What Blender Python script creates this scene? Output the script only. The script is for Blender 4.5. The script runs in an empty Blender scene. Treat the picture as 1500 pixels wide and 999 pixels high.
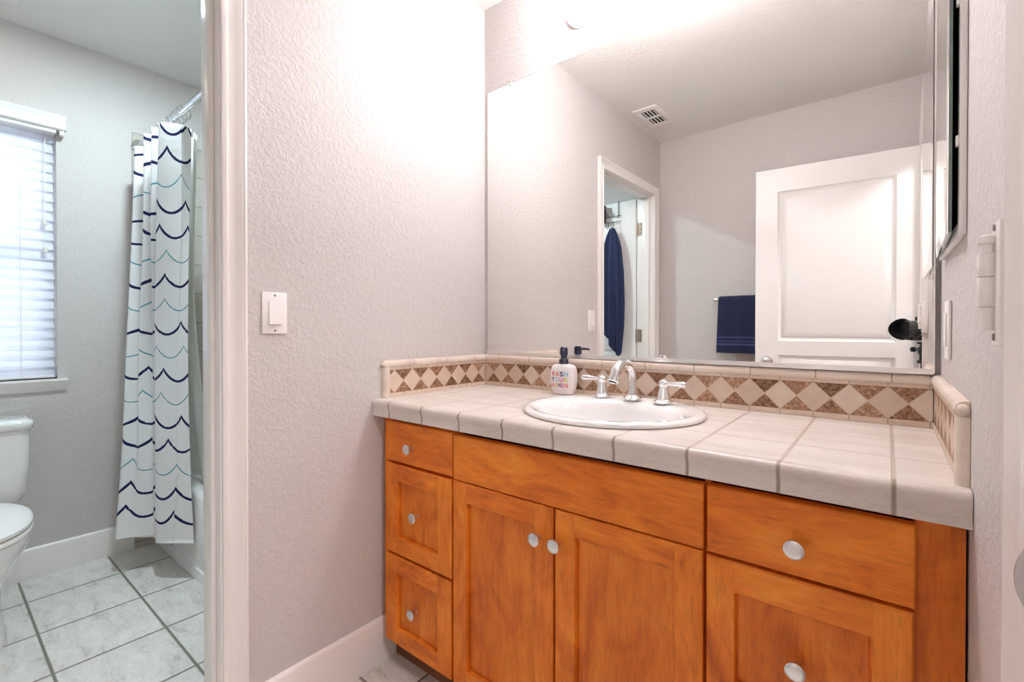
import bpy, bmesh, math, random
from mathutils import Vector, Matrix
random.seed(4)
S = bpy.context.scene
COL = S.collection
PI = math.pi

# ------------------------------------------------------------------ camera, sky, lights, exposure
CX, CY, CH = 1.3154, -1.4675, 1.106
YAW, PITCH = 0.6732, 0.0071
cam_data = bpy.data.cameras.new('camera'); cam = bpy.data.objects.new('camera', cam_data); COL.objects.link(cam)
cam.location = (CX, CY, CH); cam.rotation_euler = (PI/2-PITCH, 0, YAW)
cam_data.sensor_width = 36; cam_data.lens = 689.43*36/1500; cam_data.shift_y = -13.55/1500; cam_data.clip_start = .01
S.camera = cam
S.view_settings.view_transform = 'Standard'; S.view_settings.look = 'None'
S.view_settings.exposure = 1.55; S.view_settings.gamma = 1.0; S.view_settings.use_curve_mapping = False

GLOBE = 20.5          # vanity globes
DOWN = 180.0          # ceiling downlight of the toilet room
DAY = 13.0            # daylight through the window
HALL_FILL = 11.0           # unseen fill light added in the hallway
w = bpy.data.worlds.new('sky'); S.world = w; w.use_nodes = True
w.node_tree.nodes['Background'].inputs[0].default_value = (.80, .90, 1, 1)
w.node_tree.nodes['Background'].inputs[1].default_value = 1.0
def area(name, loc, rot, sx, sy, power, col):
    l = bpy.data.lights.new(name, 'AREA'); l.shape = 'RECTANGLE'; l.size = sx; l.size_y = sy; l.energy = power; l.color = col
    o = bpy.data.objects.new(name, l); COL.objects.link(o); o.location = loc; o.rotation_euler = rot; return o
area('window_daylight', (-3.2, -1.40, 2.0), (0, -math.radians(72), 0), 2.0, 2.0, DAY, (.82, .91, 1.0))
area('hall_fill', (2.15, -1.25, 2.38), (0, 0, 0), .35, .35, HALL_FILL, (1, .96, .97))  # added fill through the entry doorway, no lamp fitting hangs here
S.cycles.max_bounces = 12; S.cycles.diffuse_bounces = 8; S.cycles.glossy_bounces = 6; S.cycles.transmission_bounces = 8; S.cycles.transparent_max_bounces = 16
S.cycles.use_denoising = True; S.cycles.caustics_reflective = True; S.cycles.caustics_refractive = False
S.cycles.sample_clamp_indirect = 40.0

# ------------------------------------------------------------------ materials
def mat(name):
    m = bpy.data.materials.new(name); m.use_nodes = True
    nt = m.node_tree; b = nt.nodes['Principled BSDF']
    return m, nt, b
def N(nt, t, **kw):
    n = nt.nodes.new(t)
    for k, v in kw.items(): setattr(n, k, v)
    return n
def math_(nt, op, a, b=None, c=None, clamp=False):
    n = N(nt, 'ShaderNodeMath', operation=op); n.use_clamp = clamp
    for i, v in enumerate((a, b, c)):
        if v is None: continue
        if isinstance(v, (int, float)): n.inputs[i].default_value = v
        else: nt.links.new(v, n.inputs[i])
    return n.outputs[0]
def worldco(nt): return N(nt, 'ShaderNodeNewGeometry').outputs['Position']
def objco(nt): return N(nt, 'ShaderNodeTexCoord').outputs['Object']
def noise(nt, co, scale, detail=3, rough=.5, stretch=None, dist=0):
    if stretch:
        mp = N(nt, 'ShaderNodeMapping'); mp.inputs['Scale'].default_value = stretch; nt.links.new(co, mp.inputs[0]); co = mp.outputs[0]
    n = N(nt, 'ShaderNodeTexNoise'); n.inputs['Scale'].default_value = scale; n.inputs['Detail'].default_value = detail
    n.inputs['Roughness'].default_value = rough; n.inputs['Distortion'].default_value = dist
    nt.links.new(co, n.inputs['Vector']); return n.outputs[0]
def ramp(nt, f, stops, interp='LINEAR'):
    r = N(nt, 'ShaderNodeValToRGB'); r.color_ramp.interpolation = interp
    e = r.color_ramp.elements
    while len(e) < len(stops): e.new(.5)
    for i, (p, c) in enumerate(stops):
        e[i].position = p; e[i].color = (c[0], c[1], c[2], 1) if not isinstance(c, (int, float)) else (c, c, c, 1)
    nt.links.new(f, r.inputs[0]); return r.outputs[0]
def mixc(nt, f, a, b):
    n = N(nt, 'ShaderNodeMix', data_type='RGBA')
    for s, v in ((0, f), (6, a), (7, b)):
        if isinstance(v, (int, float)): n.inputs[s].default_value = v
        elif isinstance(v, tuple): n.inputs[s].default_value = (v[0], v[1], v[2], 1)
        else: nt.links.new(v, n.inputs[s])
    return n.outputs[2]
def bump(nt, b, h, dist, strength=1.0):
    n = N(nt, 'ShaderNodeBump'); n.inputs['Distance'].default_value = dist; n.inputs['Strength'].default_value = strength
    nt.links.new(h, n.inputs['Height']); nt.links.new(n.outputs[0], b.inputs['Normal']); return n
def plain(name, col, rough=.5, metal=0, coat=0, spec=.5):
    m, nt, b = mat(name); b.inputs['Base Color'].default_value = (*col, 1); b.inputs['Roughness'].default_value = rough
    b.inputs['Metallic'].default_value = metal; b.inputs['Coat Weight'].default_value = coat; b.inputs['Specular IOR Level'].default_value = spec
    return m
def line_mask(nt, v, period, offset, half):
    """1 on a joint line, 0 off it, for lines at offset + k*period"""
    f = math_(nt, 'FRACT', math_(nt, 'DIVIDE', math_(nt, 'SUBTRACT', v, offset), period))
    d = math_(nt, 'MULTIPLY', math_(nt, 'MINIMUM', f, math_(nt, 'SUBTRACT', 1.0, f)), period)
    return math_(nt, 'SUBTRACT', 1.0, math_(nt, 'DIVIDE', math_(nt, 'SUBTRACT', d, half*.6), half*.8, clamp=True), clamp=True)
def wall_paint(name, col, rough=.55, b_=.0022):
    m, nt, b = mat(name); co = objco(nt)
    n1 = noise(nt, co, 74, 2.5, .55, dist=.6)
    h = ramp(nt, n1, [(.40, 0.0), (.62, 1.0)])
    b.inputs['Base Color'].default_value = (*col, 1); b.inputs['Roughness'].default_value = rough
    bump(nt, b, h, b_, .42); return m
def wood(name, axis, tone=1.0):
    m, nt, b = mat(name); co = objco(nt)
    inf = N(nt, 'ShaderNodeObjectInfo')
    off = N(nt, 'ShaderNodeVectorMath', operation='ADD'); nt.links.new(co, off.inputs[0])
    cr = N(nt, 'ShaderNodeCombineXYZ')
    for i, k in enumerate((7.3, 3.1, 11.7)): nt.links.new(math_(nt, 'MULTIPLY', inf.outputs['Random'], k), cr.inputs[i])
    nt.links.new(cr.outputs[0], off.inputs[1]); co = off.outputs[0]
    st = {'x': (.10, 1, 1), 'z': (1, 1, .10)}[axis]
    g1 = noise(nt, co, 85, 5, .65, st, .6)
    st2 = {'x': (.45, 1, 1), 'z': (1, 1, .45)}[axis]
    g2 = noise(nt, co, 11, 4, .6, st2, 1.0)
    g3 = noise(nt, co, 260, 2, .6, st)
    f = math_(nt, 'ADD', math_(nt, 'MULTIPLY', g1, .32), math_(nt, 'MULTIPLY', g2, .68))
    c = ramp(nt, f, [(.30, (.47, .088, .0050)), (.45, (.70, .163, .0095)), (.57, (.84, .240, .018)), (.72, (.92, .350, .042))])
    if tone != 1: c = mixc(nt, 1-tone, c, (.36, .055, .004))
    fl = ramp(nt, g3, [(.30, .72), (.45, 1.0)])
    mm = N(nt, 'ShaderNodeMix', data_type='RGBA', blend_type='MULTIPLY'); mm.inputs[0].default_value = .6
    nt.links.new(c, mm.inputs[6]); nt.links.new(fl, mm.inputs[7])
    nt.links.new(mm.outputs[2], b.inputs['Base Color'])
    b.inputs['Roughness'].default_value = .40; b.inputs['Specular IOR Level'].default_value = .35; b.inputs['Coat Weight'].default_value = .08; b.inputs['Coat Roughness'].default_value = .25
    bump(nt, b, g3, .0004, .25); return m

M = {}
M['wall'] = wall_paint('greige_wall_paint', (.585, .550, .532))
M['ceil'] = wall_paint('white_ceiling_paint', (.80, .785, .76), .7, .0012)
M['trim'] = plain('white_trim_gloss', (.80, .765, .735), .28)
M['door'] = plain('white_door_paint', (.80, .785, .765), .35)
M['white'] = plain('white_plastic', (.84, .81, .79), .3)
M['porcelain'] = plain('white_porcelain', (.86, .85, .84), .08, coat=.3)
M['chrome'] = plain('chrome', (.86, .86, .87), .06, 1)
M['rod_metal'] = plain('satin_chrome_rod', (.62, .63, .65), .2, 1); M['nickel'] = plain('brushed_nickel', (.74, .73, .72), .25, 1)
M['mirror'] = plain('silvered_glass', (.90, .90, .88), .0, 1)
M['alum'] = plain('aluminium_channel', (.86, .84, .82), .32, .9)
M['black'] = plain('black_plastic', (.012, .012, .013), .35)
M['dark'] = plain('cavity_shade', (.02, .015, .012), .8)  # near-black colour stands in for the shade inside openings
M['glass_edge'] = plain('green_glass_edge', (.18, .24, .21), .1)
M['navy'] = plain('navy_plastic', (.010, .010, .055), .16, coat=.4)
M['hinge'] = plain('satin_brass_hinge', (.62, .50, .42), .3, 1)
M['screw'] = plain('dark_screw_head', (.25, .23, .22), .4, .8)
M['wood_x'] = wood('stained_maple_across', 'x'); M['wood_z'] = wood('stained_maple_upright', 'z')
M['wood_panel'] = wood('stained_maple_panel', 'z', .84); M['kick'] = plain('dark_stained_wood', (.16, .055, .015), .5)
M['bottle'] = plain('white_bottle_plastic', (.84, .80, .80), .3)
M['wire'] = plain('steel_wire', (.5, .5, .5), .25, 1)
M['clear'] = plain('clear_plastic', (.75, .72, .68), .15)
def emissive(name, col, s, rough=.3):
    m, nt, b = mat(name); b.inputs['Base Color'].default_value = (.9, .9, .9, 1); b.inputs['Roughness'].default_value = rough
    b.inputs['Emission Color'].default_value = (*col, 1); b.inputs['Emission Strength'].default_value = s; return m
M['globe'] = emissive('lit_globe', (1, .955, 1.0), GLOBE)
M['downlight'] = emissive('lit_downlight', (.80, 1.0, 1.08), DOWN)
M['lens'] = emissive('lit_fan_lens', (1, .90, .70), 2.0)

def towel_mat(name, col, scale, bands=None):
    m, nt, b = mat(name); co = objco(nt)
    n = noise(nt, co, scale, 3, .7)
    c = ramp(nt, n, [(.3, tuple(x*.45 for x in col)), (.7, tuple(x*1.35 for x in col))])
    if bands:
        sp = N(nt, 'ShaderNodeSeparateXYZ'); nt.links.new(co, sp.inputs[0])
        for z, h in bands:
            k = math_(nt, 'LESS_THAN', math_(nt, 'ABSOLUTE', math_(nt, 'SUBTRACT', sp.outputs[2], z)), h)
            c = mixc(nt, math_(nt, 'MULTIPLY', k, .85), c, tuple(min(1, x*3.2+.02) for x in col))
    nt.links.new(c, b.inputs['Base Color']); b.inputs['Roughness'].default_value = .95
    b.inputs['Sheen Weight'].default_value = .12; b.inputs['Sheen Roughness'].default_value = .4
    bump(nt, b, n, .004, .9); return m

def floor_mat():
    m, nt, b = mat('floor_tile'); co = objco(nt); sp = N(nt, 'ShaderNodeSeparateXYZ'); nt.links.new(co, sp.inputs[0])
    lx = line_mask(nt, sp.outputs[0], .313, -.454, .0042); ly = line_mask(nt, sp.outputs[1], .302, -.910, .0042)
    k = math_(nt, 'MAXIMUM', lx, ly)
    n1 = noise(nt, co, 9, 6, .62, (1, 2.4, 1), .4); n2 = noise(nt, co, 45, 4, .7, (1, 2.2, 1))
    f = math_(nt, 'ADD', math_(nt, 'MULTIPLY', n1, .6), math_(nt, 'MULTIPLY', n2, .4))
    c = ramp(nt, f, [(.32, (.45, .42, .37)), (.46, (.66, .635, .585)), (.62, (.77, .75, .71))])
    nt.links.new(mixc(nt, k, c, (.20, .185, .15)), b.inputs['Base Color'])
    b.inputs['Roughness'].default_value = .42
    bump(nt, b, math_(nt, 'SUBTRACT', math_(nt, 'MULTIPLY', n1, .25), k), .002, .6); return m
def stone_tile(name, lo, mid, hi, grout, xper=None, yper=None, zper=None, half=.0022, scale=8, stretch=(.5, 2, 2)):
    m, nt, b = mat(name); co = worldco(nt); sp = N(nt, 'ShaderNodeSeparateXYZ'); nt.links.new(co, sp.inputs[0])
    k = None
    for i, p in enumerate((xper, yper, zper)):
        if p:
            l = line_mask(nt, sp.outputs[i], p[0], p[1], p[2] if len(p) > 2 else half); k = l if k is None else math_(nt, 'MAXIMUM', k, l)
    n1 = noise(nt, co, scale, 5, .6, stretch, .3); n2 = noise(nt, co, 160, 3, .7, stretch)
    f = math_(nt, 'ADD', math_(nt, 'MULTIPLY', n1, .65), math_(nt, 'MULTIPLY', n2, .35))
    c = ramp(nt, f, [(.34, lo), (.5, mid), (.66, hi)])
    h = math_(nt, 'MULTIPLY', n2, .12)
    if k is not None:
        c = mixc(nt, k, c, grout); h = math_(nt, 'SUBTRACT', h, k)
    nt.links.new(c, b.inputs['Base Color']); b.inputs['Roughness'].default_value = .35
    bump(nt, b, h, .0012, .5); return m
TX = (.1547, .0867, .0030)
M['floor'] = floor_mat()
M['counter'] = stone_tile('counter_tile', (.61, .54, .485), (.71, .645, .595), (.79, .74, .70), (.52, .44, .38), TX, (.160, -.377, .0022))
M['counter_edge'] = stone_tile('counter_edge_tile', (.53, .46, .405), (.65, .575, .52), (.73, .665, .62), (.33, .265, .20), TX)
M['splash_cap'] = stone_tile('splash_cap_tile', (.62, .51, .43), (.71, .60, .51), (.77, .68, .60), (.42, .32, .24), (.1547, .0867, .0014), (.1547, -.08, .0014))
M['splash_pencil'] = stone_tile('splash_pencil_tile', (.54, .41, .31), (.66, .52, .41), (.73, .61, .51), (.42, .31, .22), (.0763, .0963, .0010), (.0763, -.05, .0010), None, .001, 30)
M['tub_tile'] = stone_tile('tub_wall_tile', (.40, .37, .32), (.47, .44, .385), (.53, .50, .445), (.25, .225, .18), (.158, -.115), (.158, -.652), (.158, .188), .0024, 6, (1, 1, 1))
M['hall_floor'] = plain('hall_carpet', (.42, .36, .30), .95)

def diamond_mat(name, axis, centre, z0, p):
    """a band of light diamonds point to point on dark stone, light grout between"""
    m, nt, b = mat(name); co = worldco(nt); sp = N(nt, 'ShaderNodeSeparateXYZ'); nt.links.new(co, sp.inputs[0])
    q = math_(nt, 'DIVIDE', math_(nt, 'SUBTRACT', sp.outputs['xyz'.index(axis)], centre), p)
    idx = math_(nt, 'FLOOR', math_(nt, 'ADD', q, .5))
    u = math_(nt, 'ABSOLUTE', math_(nt, 'SUBTRACT', q, idx))
    zz = math_(nt, 'DIVIDE', math_(nt, 'SUBTRACT', sp.outputs[2], z0), p)
    v = math_(nt, 'ABSOLUTE', math_(nt, 'SUBTRACT', zz, .5))
    d = math_(nt, 'SUBTRACT', math_(nt, 'ADD', u, v), .5)
    light = math_(nt, 'LESS_THAN', d, -.022); gr = math_(nt, 'LESS_THAN', math_(nt, 'ABSOLUTE', d), .022)
    n1 = noise(nt, co, 110, 5, .75); n2 = noise(nt, co, 22, 3, .6)
    wn = N(nt, 'ShaderNodeTexWhiteNoise', noise_dimensions='1D'); nt.links.new(idx, wn.inputs['W'])
    cl = ramp(nt, math_(nt, 'ADD', math_(nt, 'MULTIPLY', n2, .6), math_(nt, 'MULTIPLY', wn.outputs[0], .35)), [(.25, (.58, .43, .335)), (.5, (.66, .53, .43)), (.75, (.73, .62, .53))])
    side = math_(nt, 'GREATER_THAN', zz, .5)
    q2 = math_(nt, 'ADD', math_(nt, 'FLOOR', q), math_(nt, 'MULTIPLY', side, 37.3))
    wn2 = N(nt, 'ShaderNodeTexWhiteNoise', noise_dimensions='1D'); nt.links.new(q2, wn2.inputs['W'])
    fd = math_(nt, 'ADD', math_(nt, 'MULTIPLY', n1, 1.0), math_(nt, 'MULTIPLY', math_(nt, 'SUBTRACT', wn2.outputs[0], .5), .16))
    cd = ramp(nt, fd, [(.34, (.10, .045, .02)), (.46, (.28, .142, .075)), (.57, (.40, .22, .125)), (.70, (.62, .44, .31))])
    c = mixc(nt, light, cd, cl); c = mixc(nt, gr, c, (.62, .48, .37))
    nt.links.new(c, b.inputs['Base Color']); b.inputs['Roughness'].default_value = .45
    bump(nt, b, math_(nt, 'SUBTRACT', math_(nt, 'MULTIPLY', n1, .5), gr), .001, .5); return m
DP = .0763; DZ0 = .8885
M['dia_back'] = diamond_mat('diamond_listello', 'x', .0963, DZ0, DP)
M['dia_left'] = diamond_mat('diamond_listello_side', 'y', -.012, DZ0, DP)

def cloth_pattern():
    m, nt, b = mat('scalloped_curtain_fabric')
    uv = N(nt, 'ShaderNodeUVMap'); sp = N(nt, 'ShaderNodeSeparateXYZ'); nt.links.new(uv.outputs[0], sp.inputs[0])
    u, v = sp.outputs[0], sp.outputs[1]           # u in scallops, v in metres
    pitch, z0, hgt, wid = .1045, .225, .055, .135
    r = math_(nt, 'DIVIDE', math_(nt, 'SUBTRACT', v, z0), pitch)
    row = math_(nt, 'FLOOR', r); fr = math_(nt, 'MULTIPLY', math_(nt, 'FRACT', r), pitch)
    wn = N(nt, 'ShaderNodeTexWhiteNoise', noise_dimensions='1D'); nt.links.new(math_(nt, 'ADD', row, .37), wn.inputs['W'])
    a = math_(nt, 'MULTIPLY', math_(nt, 'ADD', u, math_(nt, 'MULTIPLY', wn.outputs[0], .8)), PI)
    c = math_(nt, 'MULTIPLY', math_(nt, 'SUBTRACT', 1.0, math_(nt, 'POWER', math_(nt, 'ABSOLUTE', math_(nt, 'SINE', a)), .75)), hgt)
    slope = math_(nt, 'MULTIPLY', math_(nt, 'COSINE', a), hgt*PI/wid)
    nrm = math_(nt, 'SQRT', math_(nt, 'ADD', 1.0, math_(nt, 'MULTIPLY', slope, slope)))
    d = math_(nt, 'DIVIDE', math_(nt, 'ABSOLUTE', math_(nt, 'SUBTRACT', math_(nt, 'SUBTRACT', fr, .018), c)), nrm)
    rows = 'nntnntntntntnntnn'
    f = math_(nt, 'DIVIDE', math_(nt, 'ADD', row, .5), float(len(rows)))
    isn = ramp(nt, f, [(i/len(rows), 1.0 if ch == 'n' else 0.0) for i, ch in enumerate(rows)], 'CONSTANT')
    co = objco(nt); brk = noise(nt, co, 30, 2, .6)
    th = math_(nt, 'ADD', .0022, math_(nt, 'MULTIPLY', isn, .0030))
    th = math_(nt, 'MULTIPLY', th, ramp(nt, brk, [(.28, .35), (.42, 1.0)]))
    inr = math_(nt, 'MULTIPLY', math_(nt, 'GREATER_THAN', row, -.5), math_(nt, 'LESS_THAN', row, len(rows)-.5))
    k = math_(nt, 'MULTIPLY', math_(nt, 'LESS_THAN', d, th), inr)
    ink = mixc(nt, isn, (.06, .33, .40), (.008, .012, .085))
    col = mixc(nt, k, (.88, .88, .88), ink)
    nt.links.new(col, b.inputs['Base Color']); b.inputs['Roughness'].default_value = .85
    tr = N(nt, 'ShaderNodeBsdfTranslucent'); nt.links.new(col, tr.inputs[0])
    mx = N(nt, 'ShaderNodeMixShader'); mx.inputs[0].default_value = .22
    nt.links.new(b.outputs[0], mx.inputs[1]); nt.links.new(tr.outputs[0], mx.inputs[2]); nt.links.new(mx.outputs[0], nt.nodes['Material Output'].inputs[0])
    n = noise(nt, co, 22, 3, .6); bump(nt, b, n, .006, .35)
    return m
def translucent(name, col, fac, rough=.5, clear=0):
    m, nt, b = mat(name); b.inputs['Base Color'].default_value = (*col, 1); b.inputs['Roughness'].default_value = rough
    t = N(nt, 'ShaderNodeBsdfTransparent' if clear else 'ShaderNodeBsdfTranslucent'); t.inputs[0].default_value = (*col, 1)
    mx = N(nt, 'ShaderNodeMixShader'); mx.inputs[0].default_value = fac
    nt.links.new(b.outputs[0], mx.inputs[1]); nt.links.new(t.outputs[0], mx.inputs[2]); nt.links.new(mx.outputs[0], nt.nodes['Material Output'].inputs[0]); return m
M['curtain'] = cloth_pattern()
M['liner'] = translucent('frosted_liner_vinyl', (.86, .86, .83), .45)
M['slat'] = translucent('white_blind_slat', (.87, .88, .92), .50)
M['glass'] = translucent('window_glass', (.97, .98, 1), .92, .02, 1)

# ------------------------------------------------------------------ mesh helpers
def box(bm, x0, x1, y0, y1, z0, z1, bev=0, seg=2):
    t = bmesh.new()
    bmesh.ops.create_cube(t, size=1)
    for v in t.verts: v.co = Vector(((x0+x1)/2+v.co.x*(x1-x0), (y0+y1)/2+v.co.y*(y1-y0), (z0+z1)/2+v.co.z*(z1-z0)))
    if bev: bmesh.ops.bevel(t, geom=list(t.edges), offset=bev, segments=seg, affect='EDGES', profile=.5)
    join(bm, t)
def join(bm, t, mx=None):
    me = bpy.data.meshes.new('tmp'); t.to_mesh(me); t.free()
    if mx is not None: me.transform(mx)
    bm.from_mesh(me); bpy.data.meshes.remove(me)
def rings(bm, loops, cap0=True, cap1=True, closed=True):
    vs = [[bm.verts.new(p) for p in l] for l in loops]; n = len(loops[0])
    for a, b in zip(vs, vs[1:]):
        for i in range(n if closed else n-1):
            j = (i+1) % n
            try: bm.faces.new((a[i], a[j], b[j], b[i]))
            except ValueError: pass
    if cap0: bm.faces.new(list(reversed(vs[0])))
    if cap1: bm.faces.new(vs[-1])
    return vs
def frame_of(d):
    d = Vector(d).normalized(); up = Vector((0, 0, 1)) if abs(d.z) < .9 else Vector((0, 1, 0))
    a = d.cross(up).normalized(); return a, a.cross(d).normalized()
def lathe(bm, prof, c, axis=(0, 0, 1), seg=28, cap0=True, cap1=True):
    c = Vector(c); ax = Vector(axis).normalized(); a, b = frame_of(ax)
    rings(bm, [[c+ax*h+(a*math.cos(2*PI*i/seg)+b*math.sin(2*PI*i/seg))*r for i in range(seg)] for r, h in prof], cap0, cap1)
def tube(bm, pts, rad, seg=12, caps=True):
    pts = [Vector(p) for p in pts]; n = len(pts); rr = rad if isinstance(rad, (list, tuple)) else [rad]*n
    loops = []; pa = None
    for i, p in enumerate(pts):
        d = (pts[min(i+1, n-1)]-pts[max(i-1, 0)]).normalized()
        if pa is None: pa, _ = frame_of(d)
        a = (pa-d*pa.dot(d)).normalized(); b = d.cross(a); pa = a
        loops.append([p+(a*math.cos(2*PI*k/seg)+b*math.sin(2*PI*k/seg))*rr[i] for k in range(seg)])
    rings(bm, loops, caps, caps)
def torus(bm, c, axis, R, r, seg=24, s2=8):
    c = Vector(c); a, b = frame_of(axis); ax = Vector(axis).normalized()
    lp = []
    for i in range(seg):
        t = 2*PI*i/seg; o = a*math.cos(t)+b*math.sin(t)
        lp.append([c+o*(R+r*math.cos(2*PI*k/s2))+ax*r*math.sin(2*PI*k/s2) for k in range(s2)])
    lp.append(lp[0]); rings(bm, lp, False, False); bmesh.ops.remove_doubles(bm, verts=bm.verts, dist=1e-6)
def prism(bm, poly, axis, a0, a1):
    """polygon in the two other axes, extruded along axis"""
    def P(p, a): return {'x': (a, p[0], p[1]), 'y': (p[0], a, p[1]), 'z': (p[0], p[1], a)}[axis]
    rings(bm, [[P(p, a0) for p in poly], [P(p, a1) for p in poly]])
def spline(pts, n):
    """Catmull-Rom through tuples"""
    out = []; m = len(pts)
    for k in range(n):
        t = k/(n-1)*(m-1); i = min(int(t), m-2); f = t-i
        p0, p1, p2, p3 = pts[max(i-1, 0)], pts[i], pts[i+1], pts[min(i+2, m-1)]
        out.append(tuple(.5*((2*b)+(-a+c)*f+(2*a-5*b+4*c-d)*f*f+(-a+3*b-3*c+d)*f**3) for a, b, c, d in zip(p0, p1, p2, p3)))
    return out
def slab(bm, mx, W, H, T, us, vs, holes, steps, ch=.0025, mats3=False):
    """panelled slab in local x (width), z (height), front at y=0 facing -y; holes = cells (i,j) sunk through steps [(inset, depth)...]"""
    t = bmesh.new(); V = lambda x, y, z: t.verts.new((x, y, z))
    U = [ch]+list(us)+[W-ch]; Z = [ch]+list(vs)+[H-ch]
    for i in range(len(U)-1):
        for j in range(len(Z)-1):
            x0, x1, z0, z1 = U[i], U[i+1], Z[j], Z[j+1]; rail = i == 1 and holes and (i, j) not in holes
            if (i, j) in holes:
                prev = [(x0, 0, z0), (x1, 0, z0), (x1, 0, z1), (x0, 0, z1)]
                for ins, dep in steps:
                    cur = [(x0+ins, dep, z0+ins), (x1-ins, dep, z0+ins), (x1-ins, dep, z1-ins), (x0+ins, dep, z1-ins)]
                    for a in range(4): t.faces.new([V(*prev[a]), V(*prev[(a+1) % 4]), V(*cur[(a+1) % 4]), V(*cur[a])])
                    prev = cur
                t.faces.new([V(*p) for p in prev]).material_index = 2 if mats3 else 0
            else: t.faces.new([V(x0, 0, z0), V(x1, 0, z0), V(x1, 0, z1), V(x0, 0, z1)]).material_index = 1 if rail else 0
    A = [(ch, 0, ch), (W-ch, 0, ch), (W-ch, 0, H-ch), (ch, 0, H-ch)]; B = [(0, ch, 0), (W, ch, 0), (W, ch, H), (0, ch, H)]; C = [(0, T, 0), (W, T, 0), (W, T, H), (0, T, H)]
    for p, q in ((A, B), (B, C)):
        for a in range(4): t.faces.new([V(*q[a]), V(*q[(a+1) % 4]), V(*p[(a+1) % 4]), V(*p[a])])
    t.faces.new([V(*p) for p in reversed(C)])
    bmesh.ops.remove_doubles(t, verts=t.verts, dist=1e-5)
    join(bm, t, mx)

# ------------------------------------------------------------------ object helpers
def org(o):
    p = Vector((0, 0, 0))
    while o is not None: p += o.location; o = o.parent
    return p
def obj(name, bm, m, parent=None, sharp=35, fixn=True):
    """one mesh object; bm is in world coordinates"""
    if fixn: bmesh.ops.recalc_face_normals(bm, faces=bm.faces)
    if parent is not None: bmesh.ops.translate(bm, verts=bm.verts, vec=-org(parent))
    for f in bm.faces: f.smooth = True
    for e in bm.edges:
        if len(e.link_faces) == 2 and e.calc_face_angle(0) > math.radians(sharp): e.smooth = False
    me = bpy.data.meshes.new(name); bm.to_mesh(me); bm.free()
    for k in (m if isinstance(m, list) else [m]): me.materials.append(k)
    o = bpy.data.objects.new(name, me); COL.objects.link(o); o.parent = parent; return o
def B(*a, **k):
    bm = bmesh.new(); box(bm, *a, **k); return bm
def tag(o, label, cat, group=None, kind=None):
    o['label'] = label; o['category'] = cat
    if group: o['group'] = group
    if kind: o['kind'] = kind
    return o
def thing(name, label, cat, loc, group=None):
    o = bpy.data.objects.new(name, None); COL.objects.link(o); o.location = loc; o.empty_display_size = .05
    return tag(o, label, cat, group)
def struct(name, bm, m, label, cat, parent=None):
    o = obj(name, bm, m, parent)
    if parent is None: o['kind'] = 'structure'; o['label'] = label; o['category'] = cat
    return o
def copy_thing(o, delta, label=None):
    c = o.copy(); COL.objects.link(c); c.location = o.location+Vector(delta)
    if label: c['label'] = label
    for ch in list(o.children):
        d = ch.copy(); COL.objects.link(d); d.parent = c
        for g in list(ch.children):
            e = g.copy(); COL.objects.link(e); e.parent = d
    return c

# ------------------------------------------------------------------ room shell
W, H, L = 1.4113, 2.428, 1.818          # vanity room width, ceiling, depth
XW = -1.645                             # window wall face
PT = .115                               # partition thickness
YO0, YO1 = -.9961, -1.711               # toilet-room doorway (near, far)
ZD = 2.030                              # door head
RY0, RY1 = -.930, -1.700                # entry doorway in the right wall
WY0, WY1, WZ0, WZ1 = -1.082, -1.75, .878, 2.005   # window opening
struct('floor', B(XW-.2, W+PT, -1.95, .2, -.12, 0), M['floor'], 'pale mottled square floor tiles with dark grout', 'floor')
struct('ceiling', B(XW-.2, 2.9, -2.6, .3, H, H+.1), M['ceil'], 'white textured ceiling over both rooms', 'ceiling')
struct('wall_back', B(0, W+PT, 0, .17, 0, H), M['wall'], 'greige textured wall behind the mirror', 'wall')
struct('wall_rear', B(XW-.15, W+PT, -L-.12, -L, 0, H), M['wall'], 'greige wall opposite the mirror, seen in the mirror', 'wall')
bm = bmesh.new(); box(bm, -PT, 0, YO0+.018, .17, 0, H); box(bm, -PT, 0, -L, YO1-.018, 0, H); box(bm, -PT, 0, YO1-.018, YO0+.018, ZD+.018, H)
struct('wall_left', bm, M['wall'], 'greige textured wall with the light switch left of the vanity', 'wall')
bm = bmesh.new(); box(bm, W, W+PT, RY0+.018, 0, 0, H); box(bm, W, W+PT, -L, RY1-.018, 0, H); box(bm, W, W+PT, RY1-.018, RY0+.018, ZD+.018, H)
struct('wall_right', bm, M['wall'], 'greige textured wall right of the vanity with the mirrored cabinet', 'wall')
bm = bmesh.new(); box(bm, XW-.15, XW, WY0, .17, 0, H); box(bm, XW-.15, XW, -L, WY1, 0, H); box(bm, XW-.15, XW, WY1, WY0, 0, WZ0); box(bm, XW-.15, XW, WY1, WY0, WZ1, H)
struct('wall_window', bm, M['wall'], 'greige textured wall with the blind-covered window behind the toilet', 'wall')
struct('wall_alcove', B(XW-.15, -PT, .05, .17, 0, H), M['wall'], 'wall at the far long side of the bathtub', 'wall')
# hallway beyond the entry doorway
struct('floor_hall', B(W+PT, 2.8, -2.55, .2, -.12, 0), M['hall_floor'], 'beige carpet in the hallway beyond the entry door', 'floor')
bm = bmesh.new(); box(bm, 2.7, 2.8, -2.55, .2, 0, H); box(bm, W+PT, 2.7, -2.55, -2.45, 0, H); box(bm, W+PT, 2.7, .1, .2, 0, H); box(bm, W+PT-.1, W+PT, -2.55, -L-.12, 0, H)
struct('wall_hall', bm, M['wall'], 'greige hallway walls beyond the entry door', 'wall')
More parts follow.
